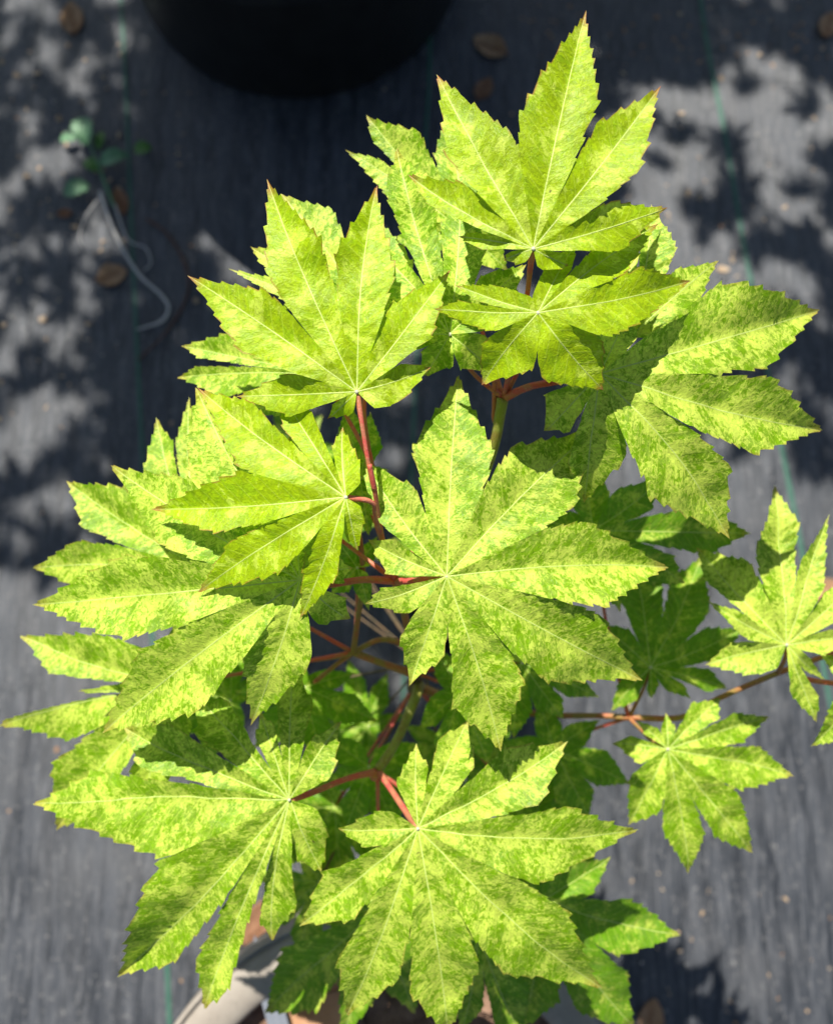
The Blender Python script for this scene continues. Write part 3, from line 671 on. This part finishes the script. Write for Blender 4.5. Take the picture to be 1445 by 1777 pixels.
dry_leaf(1130, 1768, .046, .034, 75, 'orange brown dry leaf beyond the lowest maple leaf', 'dry_leaf', seed=5)
dry_leaf(112, 368, .022, .018, 10, 'tiny dark brown dry leaf below the lowest weed leaf', 'dry_leaf_dark', seed=6)
dry_leaf(1440, 40, .050, .036, 60, 'brown dry leaf in deep shade right of the green thread', 'dry_leaf', seed=7)
dry_leaf(1432, 1022, .050, .032, 15, 'brown dry leaf behind the small maple leaf with the curled lobe', 'dry_leaf', seed=8)
dry_leaf(462, 1600, .075, .060, 40, 'brown dry leaf on the fabric outside the beige rim', 'dry_leaf_dark', seed=9)
dry_leaf(840, 150, .040, .03, 60, 'small brown dry leaf below the broad one in the shade', 'dry_leaf_dark', seed=11)
mz = RIMZ - .019
bpx = at(560, 1762, .62); dry_leaf(0, 0, .085, .05, 15, 'large curled terracotta brown leaf on the bark mulch', 'terracotta', curl=.75, base=bpx, z=mz, seed=10)
# plant label stuck in the mulch
lp0 = at(432, 1745, .60); lp = thing('plant_label', (lp0.x, lp0.y, mz - .01), 'blue grey plastic plant label pushed into the mulch by the rim', 'label')
def slab(name, pts2, th, mat, parent, rot):
    v = [Vector((x, y, -th / 2)) for x, y in pts2] + [Vector((x, y, th / 2)) for x, y in pts2]; n = len(pts2)
    f = [tuple(range(n - 1, -1, -1)), tuple(range(n, 2 * n))] + [(i, (i + 1) % n, n + (i + 1) % n, n + i) for i in range(n)]
    o = link(name, mesh(name, v, f, False), parent, M[mat]); o.rotation_euler = rot; return o
slab('label_blade', [(-.008, -.005), (.0, -.03), (.008, -.005), (.008, .055), (.005, .06), (-.005, .06), (-.008, .055)], .0012, 'blue_plastic', lp, (math.radians(24), 0, math.radians(205))).location.z = .016

# weed pulled up and dropped on the fabric
wp = on_ground(180, 300); weed = thing('weed', (wp.x, wp.y, gz(wp.x, wp.y) - .004), 'uprooted green weed with pale bent roots on the fabric', 'weed')
def wleaf(px, py, L, Wd, rot, mat, z=.012, seed=1):
    p = on_ground(px, py) - wp; v, f = [], []; NU, NV = 14, 4
    for i in range(NU + 1):
        u = i / NU; ww = Wd * .5 * math.sin(math.pi * min(1, u * .93 + .05)) ** .6 * (1 + .16 * math.sin(u * 26 + seed))
        for j in range(-NV, NV + 1):
            s = j / NV; v.append(Vector(((u - .5) * L, s * ww, z + .2 * abs(s * ww) - .6 * L * (u - .5) ** 2 + .002 * noise.noise(Vector((u * 5, s * 3, seed))))))
    q = 2 * NV + 1
    for i in range(NU):
        for j in range(q - 1): f.append((i * q + j, (i + 1) * q + j, (i + 1) * q + j + 1, i * q + j + 1))
    o = link('leaf', mesh('leaf', v, f), weed, M[mat]); o.location = (p.x, p.y, 0); o.rotation_euler = (0, 0, math.radians(rot))
wleaf(152, 235, .046, .032, 100, 'weed_leaf', .022, 1); wleaf(202, 283, .042, .026, 20, 'weed_leaf', .020, 2); wleaf(137, 335, .038, .027, 205, 'weed_leaf', .018, 3)
wleaf(250, 262, .026, .022, 15, 'weed_dark', .012, 4); wleaf(162, 290, .030, .020, 150, 'weed_dark', .012, 5); wleaf(122, 246, .024, .016, 190, 'weed_leaf', .014, 6); wleaf(176, 245, .030, .016, 80, 'weed_dark', .010, 7)
def gpath(pts, z=.003): return [on_ground(a, b) - wp + Vector((0, 0, z + (c if c else 0))) for a, b, c in pts]
tube('stem', gpath([(160, 255, .016), (175, 290, .012), (186, 325, .006), (200, 360, .003)]), [.0014, .0018, .0024, .0026], M['weed_leaf'], weed, sub=8)
tube('root', gpath([(176, 335, .005), (190, 380, .003), (215, 435, .002), (245, 480, .002), (280, 512, .002), (293, 535, .002), (280, 558, .002), (238, 572, .001)]), [.0030, .0026, .0024, .0022, .0022, .0022, .002, .001], M['root'], weed, sub=8)
tube('root', gpath([(200, 355, .004), (222, 415, .002), (252, 430, .001), (262, 455, .001), (250, 470, .001)]), [.0016, .0013, .001, .0008], M['root'], weed, sub=8)
tube('root', gpath([(174, 345, .004), (150, 375, .002), (138, 410, .001), (146, 430, .001)]), [.0012, .0009, .0006], M['root'], weed, sub=8)
tw = on_ground(325, 480)
t_ = tube('twig', [on_ground(a, b) + Vector((0, 0, gz(0, 0) + .0005)) for a, b in ((255, 380), (290, 405), (318, 450), (328, 490), (318, 530), (285, 580), (240, 625))], [.0016, .0017, .0017, .0016, .001], M['twig'], None, origin=tw, sub=8)
t_.location = tw; tag(t_, 'thin arched brown twig lying right of the weed', 'twig')

def litter(name, mat, n, seed, regions, lo, hi):
    rg = random.Random(seed); v, f = [], []
    for i in range(n):
        x0, y0, x1, y1 = rg.choice(regions); p = on_ground(rg.uniform(x0, x1), rg.uniform(y0, y1)); s = rg.uniform(lo, hi) * rg.uniform(.5, 1); el = rg.uniform(.4, 1); an = rg.uniform(0, 6.3)
        m = Matrix.Translation((p.x, p.y, gz(p.x, p.y) - .0034)) @ Matrix.Rotation(an, 4, 'Z') @ Matrix.Rotation(rg.uniform(-.25, .25), 4, 'X') @ Matrix.Rotation(rg.uniform(-.25, .25), 4, 'Y'); b = len(v)
        k = 7; v.append(m @ Vector((0, 0, s * .32)))
        for j in range(k):
            a = 2 * math.pi * j / k; r = s * rg.uniform(.65, 1.1); v.append(m @ Vector((r * math.cos(a), r * el * math.sin(a), rg.uniform(0, s * .18))))
        f += [(b, b + 1 + j, b + 1 + (j + 1) % k) for j in range(k)]
    return tag(link(name, mesh(name, v, f), None, M[mat]), kind='stuff')
ALL = [(-60, -60, 1500, 1850)]
tag(litter('dry_litter', 'flake', 150, 21, ALL + [(0, 0, 330, 420)] * 2 + [(880, 0, 1445, 560)] * 2 + [(1000, 1500, 1445, 1777)], .0018, .0066), 'scattered tan flakes of dry plant litter on the fabric', 'litter')
tag(litter('pale_litter', 'grey_flake', 110, 22, ALL + [(0, 100, 240, 700)] * 2 + [(1020, 100, 1445, 560)], .0012, .0045), 'scattered pale grey specks of dry litter on the fabric', 'litter')
tag(litter('coarse_litter', 'flake', 60, 31, [(-20, 20, 330, 760), (-20, 200, 160, 700), (1040, 20, 1445, 560)], .0035, .0085), 'larger tan flakes of dry litter beside the weed and green thread', 'litter')
tag(litter('brown_litter', 'dry_leaf', 110, 23, ALL + [(900, 0, 1445, 120)] * 2, .002, .0060), 'scattered small brown bits of leaf litter on the fabric', 'litter')
